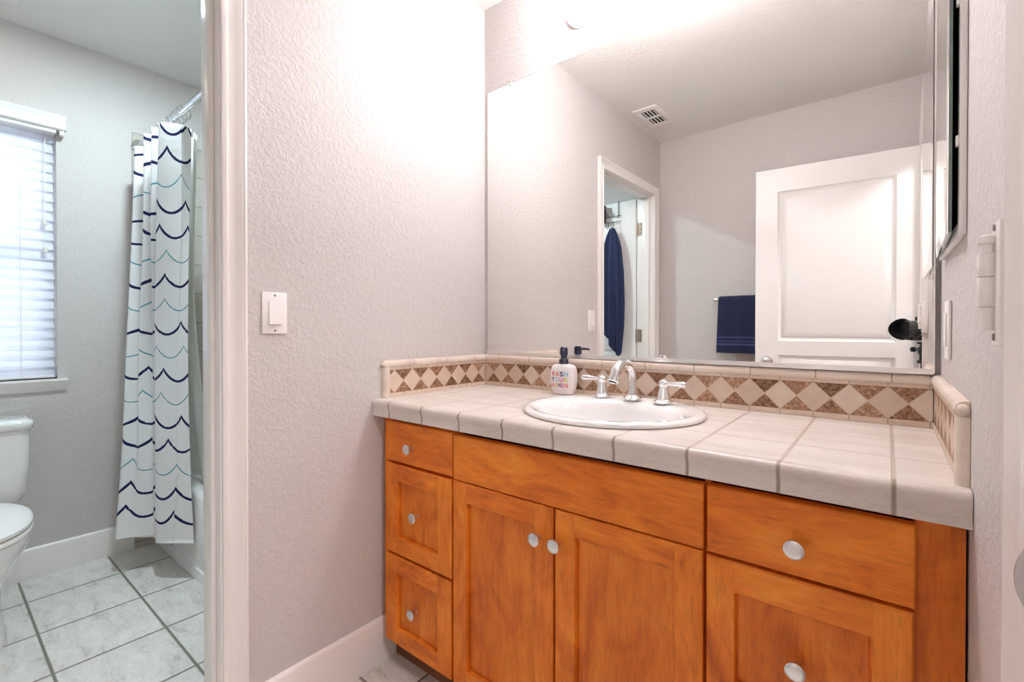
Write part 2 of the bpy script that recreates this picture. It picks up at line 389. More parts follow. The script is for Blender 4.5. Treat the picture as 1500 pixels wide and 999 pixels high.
# alcove tile
bm = bmesh.new(); box(bm, XW, XW+.010, -.722, .05, 0, 2.085); box(bm, XW, XW+.010, -.808, -.722, 0, 2.085)
box(bm, XW+.010, -PT-.010, .040, .05, .30, 2.085); box(bm, -PT-.010, -PT, -.72, .05, .30, 2.085)
struct('trim_tile_surround', bm, M['tub_tile'], 'beige square tile surround on the walls round the bathtub', 'wall tile')

# baseboards
def baseboard(name, pts, h, label, ret=False):
    """pts = straight run on plan; the board stands to the left of the run direction"""
    (x0, y0), (x1, y1) = pts; d = Vector((x1-x0, y1-y0)).normalized(); n = Vector((-d.y, d.x))
    prof = [(0, 0), (.013, 0), (.013, h-.012), (.009, h-.003), (.005, h), (0, h)]
    bm = bmesh.new()
    rings(bm, [[(p[0]+n.x*o, p[1]+n.y*o, z) for o, z in prof] for p in ((x0, y0), (x1, y1))])
    struct(name, bm, M['trim'], label, 'baseboard')
baseboard('baseboard_left', ((0, -.4655), (0, -.938)), .149, 'white baseboard under the light switch left of the vanity')
baseboard('baseboard_window', ((XW, -.809), (XW, -L)), .134, 'white baseboard under the window behind the toilet')
baseboard('baseboard_right', ((W, -.872), (W, -.535)), .149, 'white baseboard right of the vanity cabinet')
baseboard('baseboard_rear', ((0.014, -L), (W, -L)), .149, 'white baseboard opposite the mirror')

# door casings and jambs
CAS = [(0, 0), (0, .009), (.004, .0115), (.011, .0115), (.0135, .0085), (.020, .0075), (.034, .0105), (.043, .0155), (.046, .0165), (.0475, .0135), (.052, .0165), (.057, .015), (.057, 0)]
def casing(name, x, sx, ya, yb, top, label, mt=None):
    """U-shaped moulding round the opening ya > yb on the wall plane x, standing out along sx"""
    bm = bmesh.new()
    path = [lambda o, t: (x+sx*t, ya+o, 0), lambda o, t: (x+sx*t, ya+o, top+o), lambda o, t: (x+sx*t, yb-o, top+o), lambda o, t: (x+sx*t, yb-o, 0)]
    rings(bm, [[f(o, t) for o, t in CAS] for f in path])
    return struct(name, bm, mt or M['trim'], label, 'door casing')
casing('trim_1', 0, 1, YO0, YO1, ZD, 'white moulded casing round the doorway to the toilet room')
casing('trim_2', -PT, -1, YO0, YO1, ZD, 'white moulded casing on the toilet side of its doorway')
casing('trim_3', W, -1, RY0, RY1, ZD, 'white moulded casing round the entry doorway at the right edge')
def jamb(name, x0, x1, ya, yb, top, sx0, sx1, label):
    bm = bmesh.new(); t = .018; r = .004
    ya -= r; yb += r; top -= r
    box(bm, x0, x1, ya, ya+t, 0, top+t, .0015); box(bm, x0, x1, yb-t, yb, 0, top+t, .0015); box(bm, x0, x1, yb, ya, top, top+t, .0015)
    box(bm, sx0, sx1, ya-.011, ya, 0, top, .002); box(bm, sx0, sx1, yb, yb+.011, 0, top, .002); box(bm, sx0, sx1, yb+.011, ya-.011, top-.011, top, .002)
    return struct(name, bm, M['trim'], label, 'door jamb')
jamb('trim_4', -PT, 0, YO0, YO1, ZD, -.076, -.028, 'white door jamb with stop lining the toilet-room doorway')
jamb('trim_5', W, W+PT, RY0, RY1, ZD, W+.040, W+.085, 'white door jamb with stop lining the entry doorway')

# window
bm = bmesh.new(); xg = XW-.10
for a in ((WY1, WY0, WZ0, WZ0+.045), (WY1, WY0, WZ1-.045, WZ1)): box(bm, xg-.03, xg+.03, *a, .003)
for a in ((WY1, WY1+.05, WZ0+.045, WZ1-.045), (WY0-.05, WY0, WZ0+.045, WZ1-.045)): box(bm, xg-.03, xg+.03, *a, .003)
box(bm, xg-.025, xg+.025, WY1+.05, WY0-.05, 1.43, 1.475, .003)
win = struct('window_1', bm, M['white'], 'white framed window behind the blind over the toilet', 'window')
obj('window_pane', B(xg-.004, xg+.004, WY1+.05, WY0-.05, WZ0+.045, WZ1-.045), M['glass'], win)
bm = bmesh.new()
prism(bm, [(XW-.068, WZ0), (XW+.028, WZ0), (XW+.030, WZ0-.008), (XW+.022, WZ0-.028), (XW+.010, WZ0-.052), (XW+.0005, WZ0-.056), (XW+.0005, WZ0-.0005), (XW-.068, WZ0-.0005)], 'y', WY1-.03, WY0+.032)
struct('trim_sill', bm, M['trim'], 'white window sill with sloped apron above the toilet', 'window sill')
bl = thing('window_blind', 'white horizontal slat blind lit from outside over the toilet', 'window blind', (XW-.03, -1.4, WZ0+.003))
ns = 25; zt = 1.975; zb = WZ0+.035
for i in range(ns):
    z = zb+(zt-zb)*i/(ns-1); bm = bmesh.new()
    pr = [(-.0075, .0250), (-.0030, .0130), (-.0002, 0), (.0030, -.0130), (.0080, -.0250)]
    prism(bm, [(XW-.032+a, z+c) for a, c in pr]+[(XW-.0345+a, z+c) for a, c in reversed(pr)], 'y', WY1+.004, WY0-.004-.002*(i % 2))
    obj('slat', bm, M['slat'], bl)
obj('bottom_rail', B(XW-.045, XW-.018, WY1+.005, WY0-.006, WZ0+.0025, WZ0+.013, .003), M['white'], bl)
bm = bmesh.new()
prism(bm, [(XW+.004, 2.000), (XW+.040, 2.000), (XW+.046, 2.006), (XW+.046, 2.014), (XW+.042, 2.018), (XW+.042, 2.046), (XW+.048, 2.056), (XW+.048, 2.064), (XW+.004, 2.064)], 'y', WY1-.02, WY0+.028)
obj('valance', bm, M['white'], bl)
obj('headrail', B(XW-.05, XW+.034, WY1+.01, WY0-.004, 1.985, 1.9995), M['white'], bl)
obj('valance_bracket', B(XW+.001, XW+.036, WY0+.006, WY0+.024, 1.978, 1.9995, .002), M['alum'], bl)
for y in (-1.195, -1.62): 
    bm = bmesh.new()
    for dx in (-.0225, -.0445): tube(bm, [(XW+dx, y, WZ0+.01), (XW+dx, y, 1.99)], .0011, 6)
    obj('ladder_cord', bm, M['white'], bl)
for dy, zl in ((0, 1.475), (-.002, 1.60)):
    bm = bmesh.new(); tube(bm, [(XW-.012, -1.118+dy, zl), (XW-.012, -1.116+dy, 1.99)], .0010, 6)
    cd = obj('pull_cord', bm, M['white'], bl)
    bm = bmesh.new(); lathe(bm, [(.002, .03), (.006, .024), (.0075, .016), (.009, .004), (.008, 0)], (XW-.012, -1.118+dy, zl-.028), seg=12)
    obj('cord_tassel', bm, M['clear'], cd)

# ceiling fittings
bm = bmesh.new(); fy0, fy1, fx0, fx1 = -1.50, -1.215, -1.485, -1.20
fan = thing('exhaust_fan', 'white square exhaust fan grille with lit lens in the toilet-room ceiling', 'ceiling fan vent', ((fx0+fx1)/2, (fy0+fy1)/2, H-.001))
box(bm, fx0, fx1, fy0, fy1, H-.014, H-.001, .004); obj('fan_frame', bm, M['white'], fan)
obj('fan_lens', B(fx0+.05, fx1-.05, fy0+.05, fy1-.055, H-.022, H-.0145, .003), M['lens'], fan)
bm = bmesh.new()
for i in range(11): box(bm, fx0+.05+i*.0172, fx0+.062+i*.0172, fy1-.050, fy1-.043, H-.0165, H-.0142)
obj('slot_shade', bm, M['dark'], fan)  # dark blocks stand in for the shade in the grille openings
DX, DY = -.845, -.870
dl = thing('ceiling_downlight', 'round lit ceiling light at the top edge above the shower rod', 'ceiling light', (DX, DY, H-.001))
bm = bmesh.new(); lathe(bm, [(.088, -.0005), (.089, -.005), (.066, -.011), (.062, -.006), (.062, -.0005)], (DX, DY, H), cap0=False, cap1=False); obj('downlight_trim', bm, M['white'], dl)
bm = bmesh.new(); lathe(bm, [(.0615, -.0012), (.0615, -.0060), (.052, -.0120), (.030, -.0150), (.005, -.0160)], (DX, DY, H)); obj('downlight_lens', bm, M['downlight'], dl)
vx0, vx1, vy0, vy1 = .066, .214, -1.535, -1.240
vn = thing('ceiling_vent', 'white air vent with two dark louvre banks in the ceiling, seen in the mirror', 'ceiling vent', ((vx0+vx1)/2, (vy0+vy1)/2, H-.001))
bm = bmesh.new(); z0, z1 = H-.009, H-.001
box(bm, vx0, vx1, vy0, vy0+.045, z0, z1, .002); box(bm, vx0, vx1, vy1-.045, vy1, z0, z1, .002); box(bm, vx0, vx0+.030, vy0+.045, vy1-.045, z0, z1, .002); box(bm, vx1-.030, vx1, vy0+.045, vy1-.045, z0, z1, .002)
ym = (vy0+vy1)/2; box(bm, vx0+.03, vx1-.03, ym-.009, ym+.009, z0, z1)
obj('vent_frame', bm, M['white'], vn)
obj('duct_shade', B(vx0+.03, vx1-.03, vy0+.045, vy1-.045, H-.003, H-.0015), M['dark'], vn)  # flat dark sheet painted as the shade behind the louvres
for i in range(4):
    x = vx0+.042+i*.0215
    obj('louvre', B(x-.0015, x+.0035, vy0+.045, vy1-.045, z0+.001, H-.0032), M['white'], vn)

# ------------------------------------------------------------------ doors
def door(name, mx, w_, h_, t_, label):
    bm = bmesh.new()
    us = [.115, w_-.115]; vs = [.20, .940, 1.022, h_-.135]
    slab(bm, mx, w_, h_, t_, us, vs, {(1, 1), (1, 3)}, [(.002, .004), (.010, .010), (.020, .011), (.024, .007), (.050, .002)])
    return bm
def loc_rot(p, a): return Matrix.Translation(p) @ Matrix.Rotation(a, 4, 'Z')
# entry door: local x runs from the hinge (right) to the latch; its face looks to the mirror (+y)
PH = Vector((1.4235, -1.722, .012)); PL = Vector((.6505, -1.646, .012)); ang = math.atan2(PL.y-PH.y, PL.x-PH.x)
mxe = loc_rot(PH, ang)
d1 = struct('door_1', door('d', mxe, .768, 2.022, .035, ''), M['door'], 'open white two-panel entry door seen in the mirror', 'door')
def at(mx, *p): return mx @ Vector(p)
nrm = (mxe.to_3x3() @ Vector((0, -1, 0))).normalized()
bm = bmesh.new(); kp = at(mxe, .768-.062, 0, .902)
lathe(bm, [(.031, .0002), (.031, .004), (.014, .008), (.010, .022), (.012, .034), (.024, .042), (.0275, .054), (.024, .066), (.012, .072)], kp, nrm, 24)
obj('door_knob', bm, M['nickel'], d1)
for z in (.25, 1.02, 1.80):
    bm = bmesh.new(); tube(bm, [at(mxe, -.0035, -.0035, z-.045), at(mxe, -.0035, -.0035, z+.045)], .006, 10); tube(bm, [at(mxe, -.0035, -.0035, z-.05), at(mxe, -.0035, -.0035, z+.05)], .004, 8)
    obj('hinge', bm, M['nickel'], d1)
# toilet-room door, swung into the toilet room
P2 = Vector((-.128, -1.702, .012)); a2 = PI
mxt = loc_rot(P2, a2)
d2 = struct('door_2', door('d', mxt, .705, 2.012, .033, ''), M['door'], 'open white toilet-room door hung with navy towels, seen in the mirror', 'door')
for z in (.22, 1.055, 1.81):
    bm = bmesh.new(); y = -1.706
    tube(bm, [(-.1215, y+.008, z-.045), (-.1215, y+.008, z+.045)], .006, 10)
    box(bm, -.115, -.084, y-.0005, y+.0025, z-.045, z+.045)
    hg = obj('hinge', bm, M['hinge'], d2); bm = bmesh.new()
    for dz in (-.03, 0, .03): lathe(bm, [(.0045, 0), (.0035, .0012)], (-.094+(.006 if dz == 0 else 0), y+.0025, z+dz), (0, 1, 0), 10)
    obj('hinge_screw', bm, M['screw'], hg)
# ------------------------------------------------------------------ vanity
YF = -.530                                # front plane of drawers and doors
van = thing('vanity_cabinet', 'orange-brown stained maple vanity cabinet under the tiled counter', 'vanity cabinet', (.706, -.27, 0))
bm = bmesh.new(); F0, F1 = YF+.0245, YF+.043
box(bm, .006, .350, F0, F1, .8085, .8215); box(bm, .350, 1.408, F0, F1, .8085, .8215)
for x0, x1 in ((.006, .047), (.344, .357), (1.036, 1.048), (1.349, 1.408)): box(bm, x0, x1, F0, F1, .092, .8085)
for x0, x1, zs in ((.047, .344, (.675, .380)), (1.048, 1.349, (.675, .380)), (.357, 1.036, (.675,))):
    for z in zs: box(bm, x0, x1, F0, F1, z-.012, z+.012)
for x0, x1 in ((.047, .344), (.357, 1.036), (1.048, 1.349)): box(bm, x0, x1, F0, F1, .092, .112)
obj('face_frame', bm, M['wood_z'], van)
bm = bmesh.new(); box(bm, .006, .022, F1, -.002, .092, .8215); box(bm, 1.392, 1.408, F1, -.002, .092, .8215); box(bm, .022, 1.392, F1, -.002, .092, .108); box(bm, .022, 1.392, -.012, -.002, .108, .8215)
obj('carcass', bm, M['kick'], van)
obj('toe_kick', B(.006, 1.408, -.463, -.448, .001, .092), M['kick'], van)
KN = [(.0075, 0), (.0065, .004), (.0055, .012), (.0075, .016), (.0150, .0190), (.0166, .0215), (.0160, .0245), (.0135, .0262), (.0100, .0268)]
def knob(x, z, parent, y):
    bm = bmesh.new(); lathe(bm, KN, (x, y-.0002, z), (0, -1, 0), 26); o = obj('knob', bm, M['nickel'], parent)
    return o
def front(name, x0, x1, z0, z1, panel, kn, mt, st=.056, rail=.052):
    bm = bmesh.new(); mx = Matrix.Translation((x0, YF, z0)); w_, h_ = x1-x0, z1-z0
    if panel: slab(bm, mx, w_, h_, .024, [st, w_-st], [rail, h_-rail], {(1, 1)}, [(.0008, .0010), (.0018, .0155), (.0036, .0155), (.0046, .0125)], mats3=True)
    else: slab(bm, mx, w_, h_, .024, [w_*.5], [h_*.5], set(), [])
    o = obj(name, bm, [M['wood_z'], M['wood_x'], M['wood_panel']] if panel else mt, van)
    if kn: knob(kn[0], kn[1], o, YF+(.0125 if panel and st < kn[0]-x0 < w_-st else 0))
    return o
front('drawer', .0445, .3490, .6830, .8090, False, (.175, .7375), M['wood_x'])
front('drawer', .0425, .3455, .3890, .6735, True, (.186, .527), M['wood_z'])
front('drawer', .0405, .3430, .0980, .3800, True, (.178, .228), M['wood_z'])
front('false_front', .3540, 1.0395, .6785, .8045, False, None, M['wood_x'])
front('door', .3525, .6920, .0980, .6755, True, (.6515, .597), M['wood_z'], .052, .054)
front('door', .6978, 1.0385, .0980, .6750, True, (.7080, .597), M['wood_z'], .054, .054)
front('drawer', 1.0455, 1.3510, .6780, .8060, False, (1.1935, .732), M['wood_x'])
front('drawer', 1.0450, 1.3490, .3890, .6715, True, (1.1945, .518), M['wood_z'], .050, .056)
front('drawer', 1.0450, 1.3490, .0980, .3800, True, (1.1945, .232), M['wood_z'], .050, .056)

# countertop with a round hole for the basin
ZC = .8735; YC = -.550
SX, SY = .712, -.268; SRX, SRY = .250, .236
ct = thing('countertop', 'beige square-tiled counter with rounded tile edge over the vanity', 'countertop', (.706, -.27, .8225))
bm = bmesh.new(); n = 96
def rect_pt(a, x0, x1, y0, y1, cx, cy):
    c, s = math.cos(a), math.sin(a); t = 1e9
    if c > 1e-9: t = min(t, (x1-cx)/c)
    if c < -1e-9: t = min(t, (x0-cx)/c)
    if s > 1e-9: t = min(t, (y1-cy)/s)
    if s < -1e-9: t = min(t, (y0-cy)/s)
    return cx+c*t, cy+s*t
X0, X1, Y0, Y1 = .001, W-.001, -.528, -.001
angs = sorted([2*PI*i/n for i in range(n)]+[math.atan2(y-SY, x-SX) % (2*PI) for x in (X0, X1) for y in (Y0, Y1)])
inn = [(SX+.232*math.cos(a), SY+.219*math.sin(a)) for a in angs]; out = [rect_pt(a, X0, X1, Y0, Y1, SX, SY) for a in angs]
lp = [[(x, y, ZC) for x, y in inn], [(x, y, ZC) for x, y in out], [(x, y, .8225) for x, y in out], [(x, y, .8225) for x, y in inn], [(x, y, ZC) for x, y in inn]]
rings(bm, lp, False, False); bmesh.ops.remove_doubles(bm, verts=bm.verts, dist=1e-6)
obj('tile_top', bm, M['counter'], ct)
bm = bmesh.new()
prof = [(-.5281, ZC), (-.538, ZC+.0015), (-.545, ZC+.0008), (-.5505, ZC-.003), (-.5535, ZC-.009), (-.5530, ZC-.016), (-.5505, ZC-.023), (-.5485, ZC-.032), (-.5490, ZC-.042), (-.5510, ZC-.0505), (-.5281, ZC-.0505)]
prism(bm, prof, 'x', X0, X1); obj('front_edge', bm, M['counter_edge'], ct, 60)

# backsplashes
CAPP = [(0, 0), (-.0135, 0), (-.0165, .004), (-.0170, .010), (-.0155, .016), (-.0115, .0205), (-.006, .0225), (0, .0225)]
ZS = ZC+.0005; ZT = .976
def splash(name, label, which):
    t = thing(name, label, 'backsplash', {'back': (.706, -.008, ZS), 'left': (.008, -.26, ZS), 'right': (W-.008, -.26, ZS)}[which])
    if which == 'back':
        a0, a1 = .0125, W-.0125; md = M['dia_back']
        def E(bm, prof, a0=a0, a1=a1): prism(bm, [(y, z) for y, z in prof], 'x', a0, a1)
    else:
        s = 1 if which == 'left' else -1; x0 = 0 if which == 'left' else W; md = M['dia_left']; a0, a1 = -.4905, -.001
        def E(bm, prof, a0=a0, a1=a1): prism(bm, [(x0-s*y, z) for y, z in prof], 'y', a0, a1)
    bm = bmesh.new(); E(bm, [(-.0005, DZ0), (-.0105, DZ0), (-.0105, DZ0+DP), (-.0005, DZ0+DP)]); obj('diamond_band', bm, md, t)
    bm = bmesh.new(); E(bm, [(-.0005, ZS), (-.0125, ZS), (-.0125, DZ0-.003), (-.0115, DZ0-.0005), (-.0005, DZ0-.0005)]); obj('pencil_tile', bm, M['splash_pencil'], t)
    bm = bmesh.new(); E(bm, [(-.0005, DZ0+DP+.0005), (-.0115, DZ0+DP+.0005), (-.0125, DZ0+DP+.003), (-.0125, ZT-.0005), (-.0005, ZT-.0005)]); obj('pencil_tile', bm, M['splash_pencil'], t)
    bm = bmesh.new()
    if which == 'back': E(bm, [(y-.0005, ZT+z) for y, z in CAPP], .0175, W-.0175)
    else: E(bm, [(y-.0005, ZT+z) for y, z in CAPP], -.5125, -.001)
    obj('bullnose_cap', bm, M['splash_cap'], t, 50)
    if which != 'back':
        bm = bmesh.new(); x = x0
        prof = [(0.0005, -.491), (.0150, -.491), (.0165, -.495), (.0165, -.503), (.0145, -.510), (.0095, -.5145), (.0005, -.5155)]
        prism(bm, [(x+s*a, b) for a, b in prof], 'z', ZS, ZT-.0005); obj('end_tile', bm, M['splash_cap'], t, 50)
        bm = bmesh.new(); q = Vector((x+s*.0085, -.5125, ZT+.0105)); lathe(bm, [(.0085, 0), (.0078, .0045), (.0055, .0078), (.001, .0092)], q, (0, -1, 0), 20); obj('cap_end', bm, M['splash_cap'], t, 60)
    return t
splash('backsplash', 'long beige and brown diamond tile backsplash under the mirror', 'back')
splash('backsplash', 'short diamond tile side splash on the light-switch wall', 'left')
splash('backsplash', 'short diamond tile side splash below the mirrored wall cabinet', 'right')

# basin
sk = thing('sink_basin', 'white round drop-in basin set in the tiled counter', 'sink', (SX, SY, ZC+.0005))
def ell(rx, ry, cx, cy, z, n=72): return [(cx+rx*math.cos(2*PI*i/n), cy+ry*math.sin(2*PI*i/n), z) for i in range(n)]
bm = bmesh.new(); bx, by = SX, SY-.035
lp = [ell(SRX-.010, SRY-.010, SX, SY, ZC+.0006), ell(SRX-.002, SRY-.002, SX, SY, ZC+.0015), ell(SRX, SRY, SX, SY, ZC+.006), ell(SRX-.003, SRY-.003, SX, SY, ZC+.0115), ell(SRX-.010, SRY-.010, SX, SY, ZC+.0148), ell(SRX-.022, SRY-.022, SX, SY, ZC+.0150),
      ell(.217, .186, bx, by+.010, ZC+.0125), ell(.205, .172, bx, by+.003, ZC+.0095), ell(.196, .163, bx, by, ZC+.002), ell(.188, .156, bx, by, ZC-.018), ell(.175, .144, bx, by, ZC-.055), ell(.150, .122, bx, by, ZC-.092), ell(.110, .09, bx, by, ZC-.117), ell(.055, .048, bx, by, ZC-.128), ell(.024, .024, bx, by, ZC-.130)]
rings(bm, lp, False, False)
lo = [ell(.024, .024, bx, by, ZC-.138), ell(.060, .052, bx, by, ZC-.136), ell(.118, .097, bx, by, ZC-.124), ell(.158, .130, bx, by, ZC-.098), ell(.183, .152, bx, by, ZC-.056), ell(.200, .168, bx, by+.003, ZC-.008), ell(SRX-.030, SRY-.030, SX, SY, ZC-.004), ell(SRX-.0195, SRY-.0185, SX, SY, ZC+.0006), ell(SRX-.010, SRY-.010, SX, SY, ZC+.0006)]
rings(bm, lo, False, False); bmesh.ops.remove_doubles(bm, verts=bm.verts, dist=1e-6)
obj('basin', bm, M['porcelain'], sk, 60)
bm = bmesh.new(); lathe(bm, [(.0235, -.135), (.0235, -.1285), (.018, -.1275), (.016, -.131), (.001, -.131)], (bx, by, ZC)); obj('drain', bm, M['chrome'], sk)
# faucet set
ZK = ZC+.0155
fx, fy = .705, -.108
fau = thing('faucet', 'chrome arched basin faucet with two lever handles on the basin rim', 'faucet', (fx, fy, ZK))
bm = bmesh.new(); lathe(bm, [(.0285, 0), (.0285, .005), (.025, .009), (.019, .013), (.0175, .017)], (fx, fy, ZK)); obj('base_flange', bm, M['chrome'], fau)
bm = bmesh.new()
path = [(fx, fy, ZK+.0175), (fx, fy, ZK+.045), (fx, fy, ZK+.070)]; rr = [.0155, .0135, .0122]
R = .052; tilt = 0
for i in range(1, 15):
    a = PI*i/14*.90; path.append((fx-.05*(1-math.cos(a))*.10, fy-R*(1-math.cos(a)), ZK+.070+.044*math.sin(a))); rr.append(.0122+.0022*i/14)
p = Vector(path[-1]); q = Vector(path[-2]); dd = (p-q).normalized(); path.append(tuple(p+dd*.010)); rr.append(.0146)
tube(bm, path, rr, 20); obj('spout', bm, M['chrome'], fau, 50)
bm = bmesh.new(); e = Vector(path[-1]); lathe(bm, [(.0148, 0), (.0168, .0015), (.0168, .013), (.0150, .0155), (.0125, .0155), (.0118, .010), (.001, .010)], e, dd, 22); obj('aerator', bm, M['chrome'], fau)
bm = bmesh.new(); lathe(bm, [(.0117, .0112), (.001, .0112)], e, dd, 18); obj('aerator_screen', bm, M['dark'], fau)
def handle(x, y, dirx):
    bm = bmesh.new(); lathe(bm, [(.0275, 0), (.0275, .004), (.0225, .0075), (.0205, .010), (.0195, .012), (.0165, .026), (.0130, .040), (.0115, .046)], (x, y, ZK)); t = obj('handle', bm, M['chrome'], fau)
    bm = bmesh.new(); lathe(bm, [(.0115, .0465), (.0135, .050), (.0142, .056), (.0130, .062), (.0085, .067), (.0015, .069)], (x, y, ZK)); obj('hub', bm, M['chrome'], t)
    bm = bmesh.new(); d = Vector((dirx, -.16, .02)).normalized(); o = Vector((x, y, ZK+.0565))
    tube(bm, [o+d*s for s in (.012, .018, .028, .040, .052, .062, .068, .071)], [.0055, .0052, .0058, .0072, .0088, .0092, .0070, .002], 16); obj('lever', bm, M['chrome'], t)
handle(.603, -.112, -1)
handle(.806, -.120, 1)

# soap dispenser
sx, sy = .4225, -.054
so = thing('soap_dispenser', 'white plastic WASH YOUR HANDS bottle with navy pump by the basin', 'soap dispenser', (sx, sy, ZC+.0008))
BP = [(.0, .033, .020), (.0012, .0365, .0225), (.006, .040, .0245), (.030, .0470, .0285), (.055, .0495, .0300), (.078, .0490, .0295), (.094, .0455, .0275), (.102, .0385, .0235), (.1055, .028, .0195), (.1065, .0165, .0160)]
def bot_ab(z):
    for (z0, a0, b0), (z1, a1, b1) in zip(BP, BP[1:]):
        if z0 <= z <= z1: f = (z-z0)/(z1-z0); return a0+(a1-a0)*f, b0+(b1-b0)*f
    return BP[-1][1:]
NSE = 2.7
def sup(a, b, t):
    c, s = math.cos(t), math.sin(t); return a*math.copysign(abs(c)**(2/NSE), c), b*math.copysign(abs(s)**(2/NSE), s)
bm = bmesh.new(); BZ = ZC+.0008
bz = [z for z, _, _ in BP]; zz = sorted(set(bz+[.0125, .02, .04, .048, .065, .087]))
rings(bm, [[(sx+sup(*bot_ab(z), 2*PI*i/56)[0], sy+sup(*bot_ab(z), 2*PI*i/56)[1], BZ+z) for i in range(56)] for z in zz]); body = obj('bottle', bm, M['bottle'], so, 50)
bm = bmesh.new(); lathe(bm, [(.0160, .1068), (.0165, .108), (.0165, .1235), (.0155, .1245)], (sx, sy, BZ)); obj('collar', bm, M['navy'], so)
bm = bmesh.new(); lathe(bm, [(.0105, .1248), (.0105, .1295), (.0118, .1310), (.0118, .1345), (.0100, .1360)], (sx, sy, BZ)); obj('pump_neck', bm, M['navy'], so)
bm = bmesh.new(); lathe(bm, [(.0125, .1365), (.0140, .1385), (.0140, .1590), (.0128, .1635), (.0095, .1665), (.001, .1675)], (sx, sy, BZ))
hd = obj('pump_head', bm, M['navy'], so)
bm = bmesh.new(); nd = Vector((.50, -.86, 0)).normalized(); o = Vector((sx, sy, BZ+.156))
tube(bm, [o+nd*.0125, o+nd*.026, o+nd*.040+Vector((0, 0, -.001)), o+nd*.047+Vector((0, 0, -.004))], [.0048, .0045, .0038, .0032], 10); obj('nozzle', bm, M['navy'], so)
LC = dict(red=(.72, .05, .06), org=(.80, .16, .02), nav=(.02, .03, .12), sky=(.20, .55, .72), tea=(.22, .60, .58), pnk=(.80, .08, .30), lim=(.62, .66, .12), yel=(.85, .45, .05), cor=(.80, .16, .17))
for k, v in LC.items(): M['ink_'+k] = plain('ink_'+k, v, .45)
def letter(ch, x0, x1, z0, z1, m, fat=.025):
    cu = bpy.data.curves.new('tmp', 'FONT'); cu.body = ch; cu.size = 1; cu.offset = fat; cu.resolution_u = 3
    o = bpy.data.objects.new('tmp', cu); COL.objects.link(o)
    dg = bpy.context.evaluated_depsgraph_get(); me = bpy.data.meshes.new_from_object(o.evaluated_get(dg))
    bpy.data.objects.remove(o); bm = bmesh.new(); bm.from_mesh(me); bpy.data.meshes.remove(me)
    bmesh.ops.triangulate(bm, faces=bm.faces); bmesh.ops.subdivide_edges(bm, edges=bm.edges, cuts=1)
    xs = [v.co.x for v in bm.verts]; ys = [v.co.y for v in bm.verts]; a, b, c, d = min(xs), max(xs), min(ys), max(ys)
    fr = [f for f in bm.faces]
    for v in bm.verts:
        X = x0+(v.co.x-a)/(b-a)*(x1-x0); Z = z0+(v.co.y-c)/(d-c)*(z1-z0)
        A, Bb = bot_ab(Z); yy = -Bb*(max(0, 1-abs(X/A)**NSE))**(1/NSE)
        v.co = Vector((sx+X, sy+yy-.0005, BZ+Z))
    ob = obj('letter', bm, m, so, fixn=False); return ob
for word, z0, z1, cols in (('WASH', .0645, .0815, 'red org nav sky'), ('YOUR', .0455, .0610, 'nav tea pnk lim'), ('HANDS', .0265, .0410, 'cor yel nav pnk cor')):
    nl = len(word); wd = .070/nl; cols = cols.split()
    for i, ch in enumerate(word):
        x0 = -.035+i*wd; letter(ch, x0+.0014, x0+wd-.0014, z0, z1, M['ink_'+cols[i]])

# ------------------------------------------------------------------ mirror on the back wall
MT = -.0124; XM0, XM1, ZM0, ZM1 = .0164, 1.3975, 1.0025, 2.080
mxm = Matrix.Translation((W/2, -.010, 0)) @ Matrix.Rotation(MT, 4, 'Z')
mi = thing('wall_mirror', 'large frameless wall mirror above the tiled backsplash', 'mirror', (.706, -.010, ZM0-.002))
u0, u1 = XM0-W/2, XM1-W/2
bm = bmesh.new(); t = bmesh.new(); box(t, u0, u1, 0, .0045, ZM0, ZM1); join(bm, t, mxm); obj('mirror_glass', bm, M['mirror'], mi)
bm = bmesh.new(); t = bmesh.new(); box(t, u0, u1+.001, -.0035, -.0004, ZM0-.003, ZM0+.010); join(bm, t, mxm); obj('bottom_channel', bm, M['alum'], mi)
bm = bmesh.new(); t = bmesh.new(); box(t, u1+.0003, u1+.0035, -.002, .0045, ZM0, ZM1); join(bm, t, mxm); obj('side_channel', bm, M['alum'], mi)
bm = bmesh.new(); t = bmesh.new(); box(t, u0-.0012, u0-.0002, -.0002, .0045, ZM0, ZM1); box(t, u0, u1, 0, .0045, ZM1+.0002, ZM1+.0012); join(bm, t, mxm); obj('glass_edge', bm, M['glass_edge'], mi)
bm = bmesh.new(); t = bmesh.new(); xc = .140-W/2; box(t, xc-.006, xc+.006, -.003, -.0003, ZM1-.010, ZM1+.012, .001); join(bm, t, mxm); cl = obj('mirror_clip', bm, M['clear'], mi)
bm = bmesh.new(); lathe(bm, [(.0035, 0), (.0028, .0012)], at(mxm, xc, -.0031, ZM1+.006), (0, -1, 0), 10); obj('clip_screw', bm, M['screw'], cl)

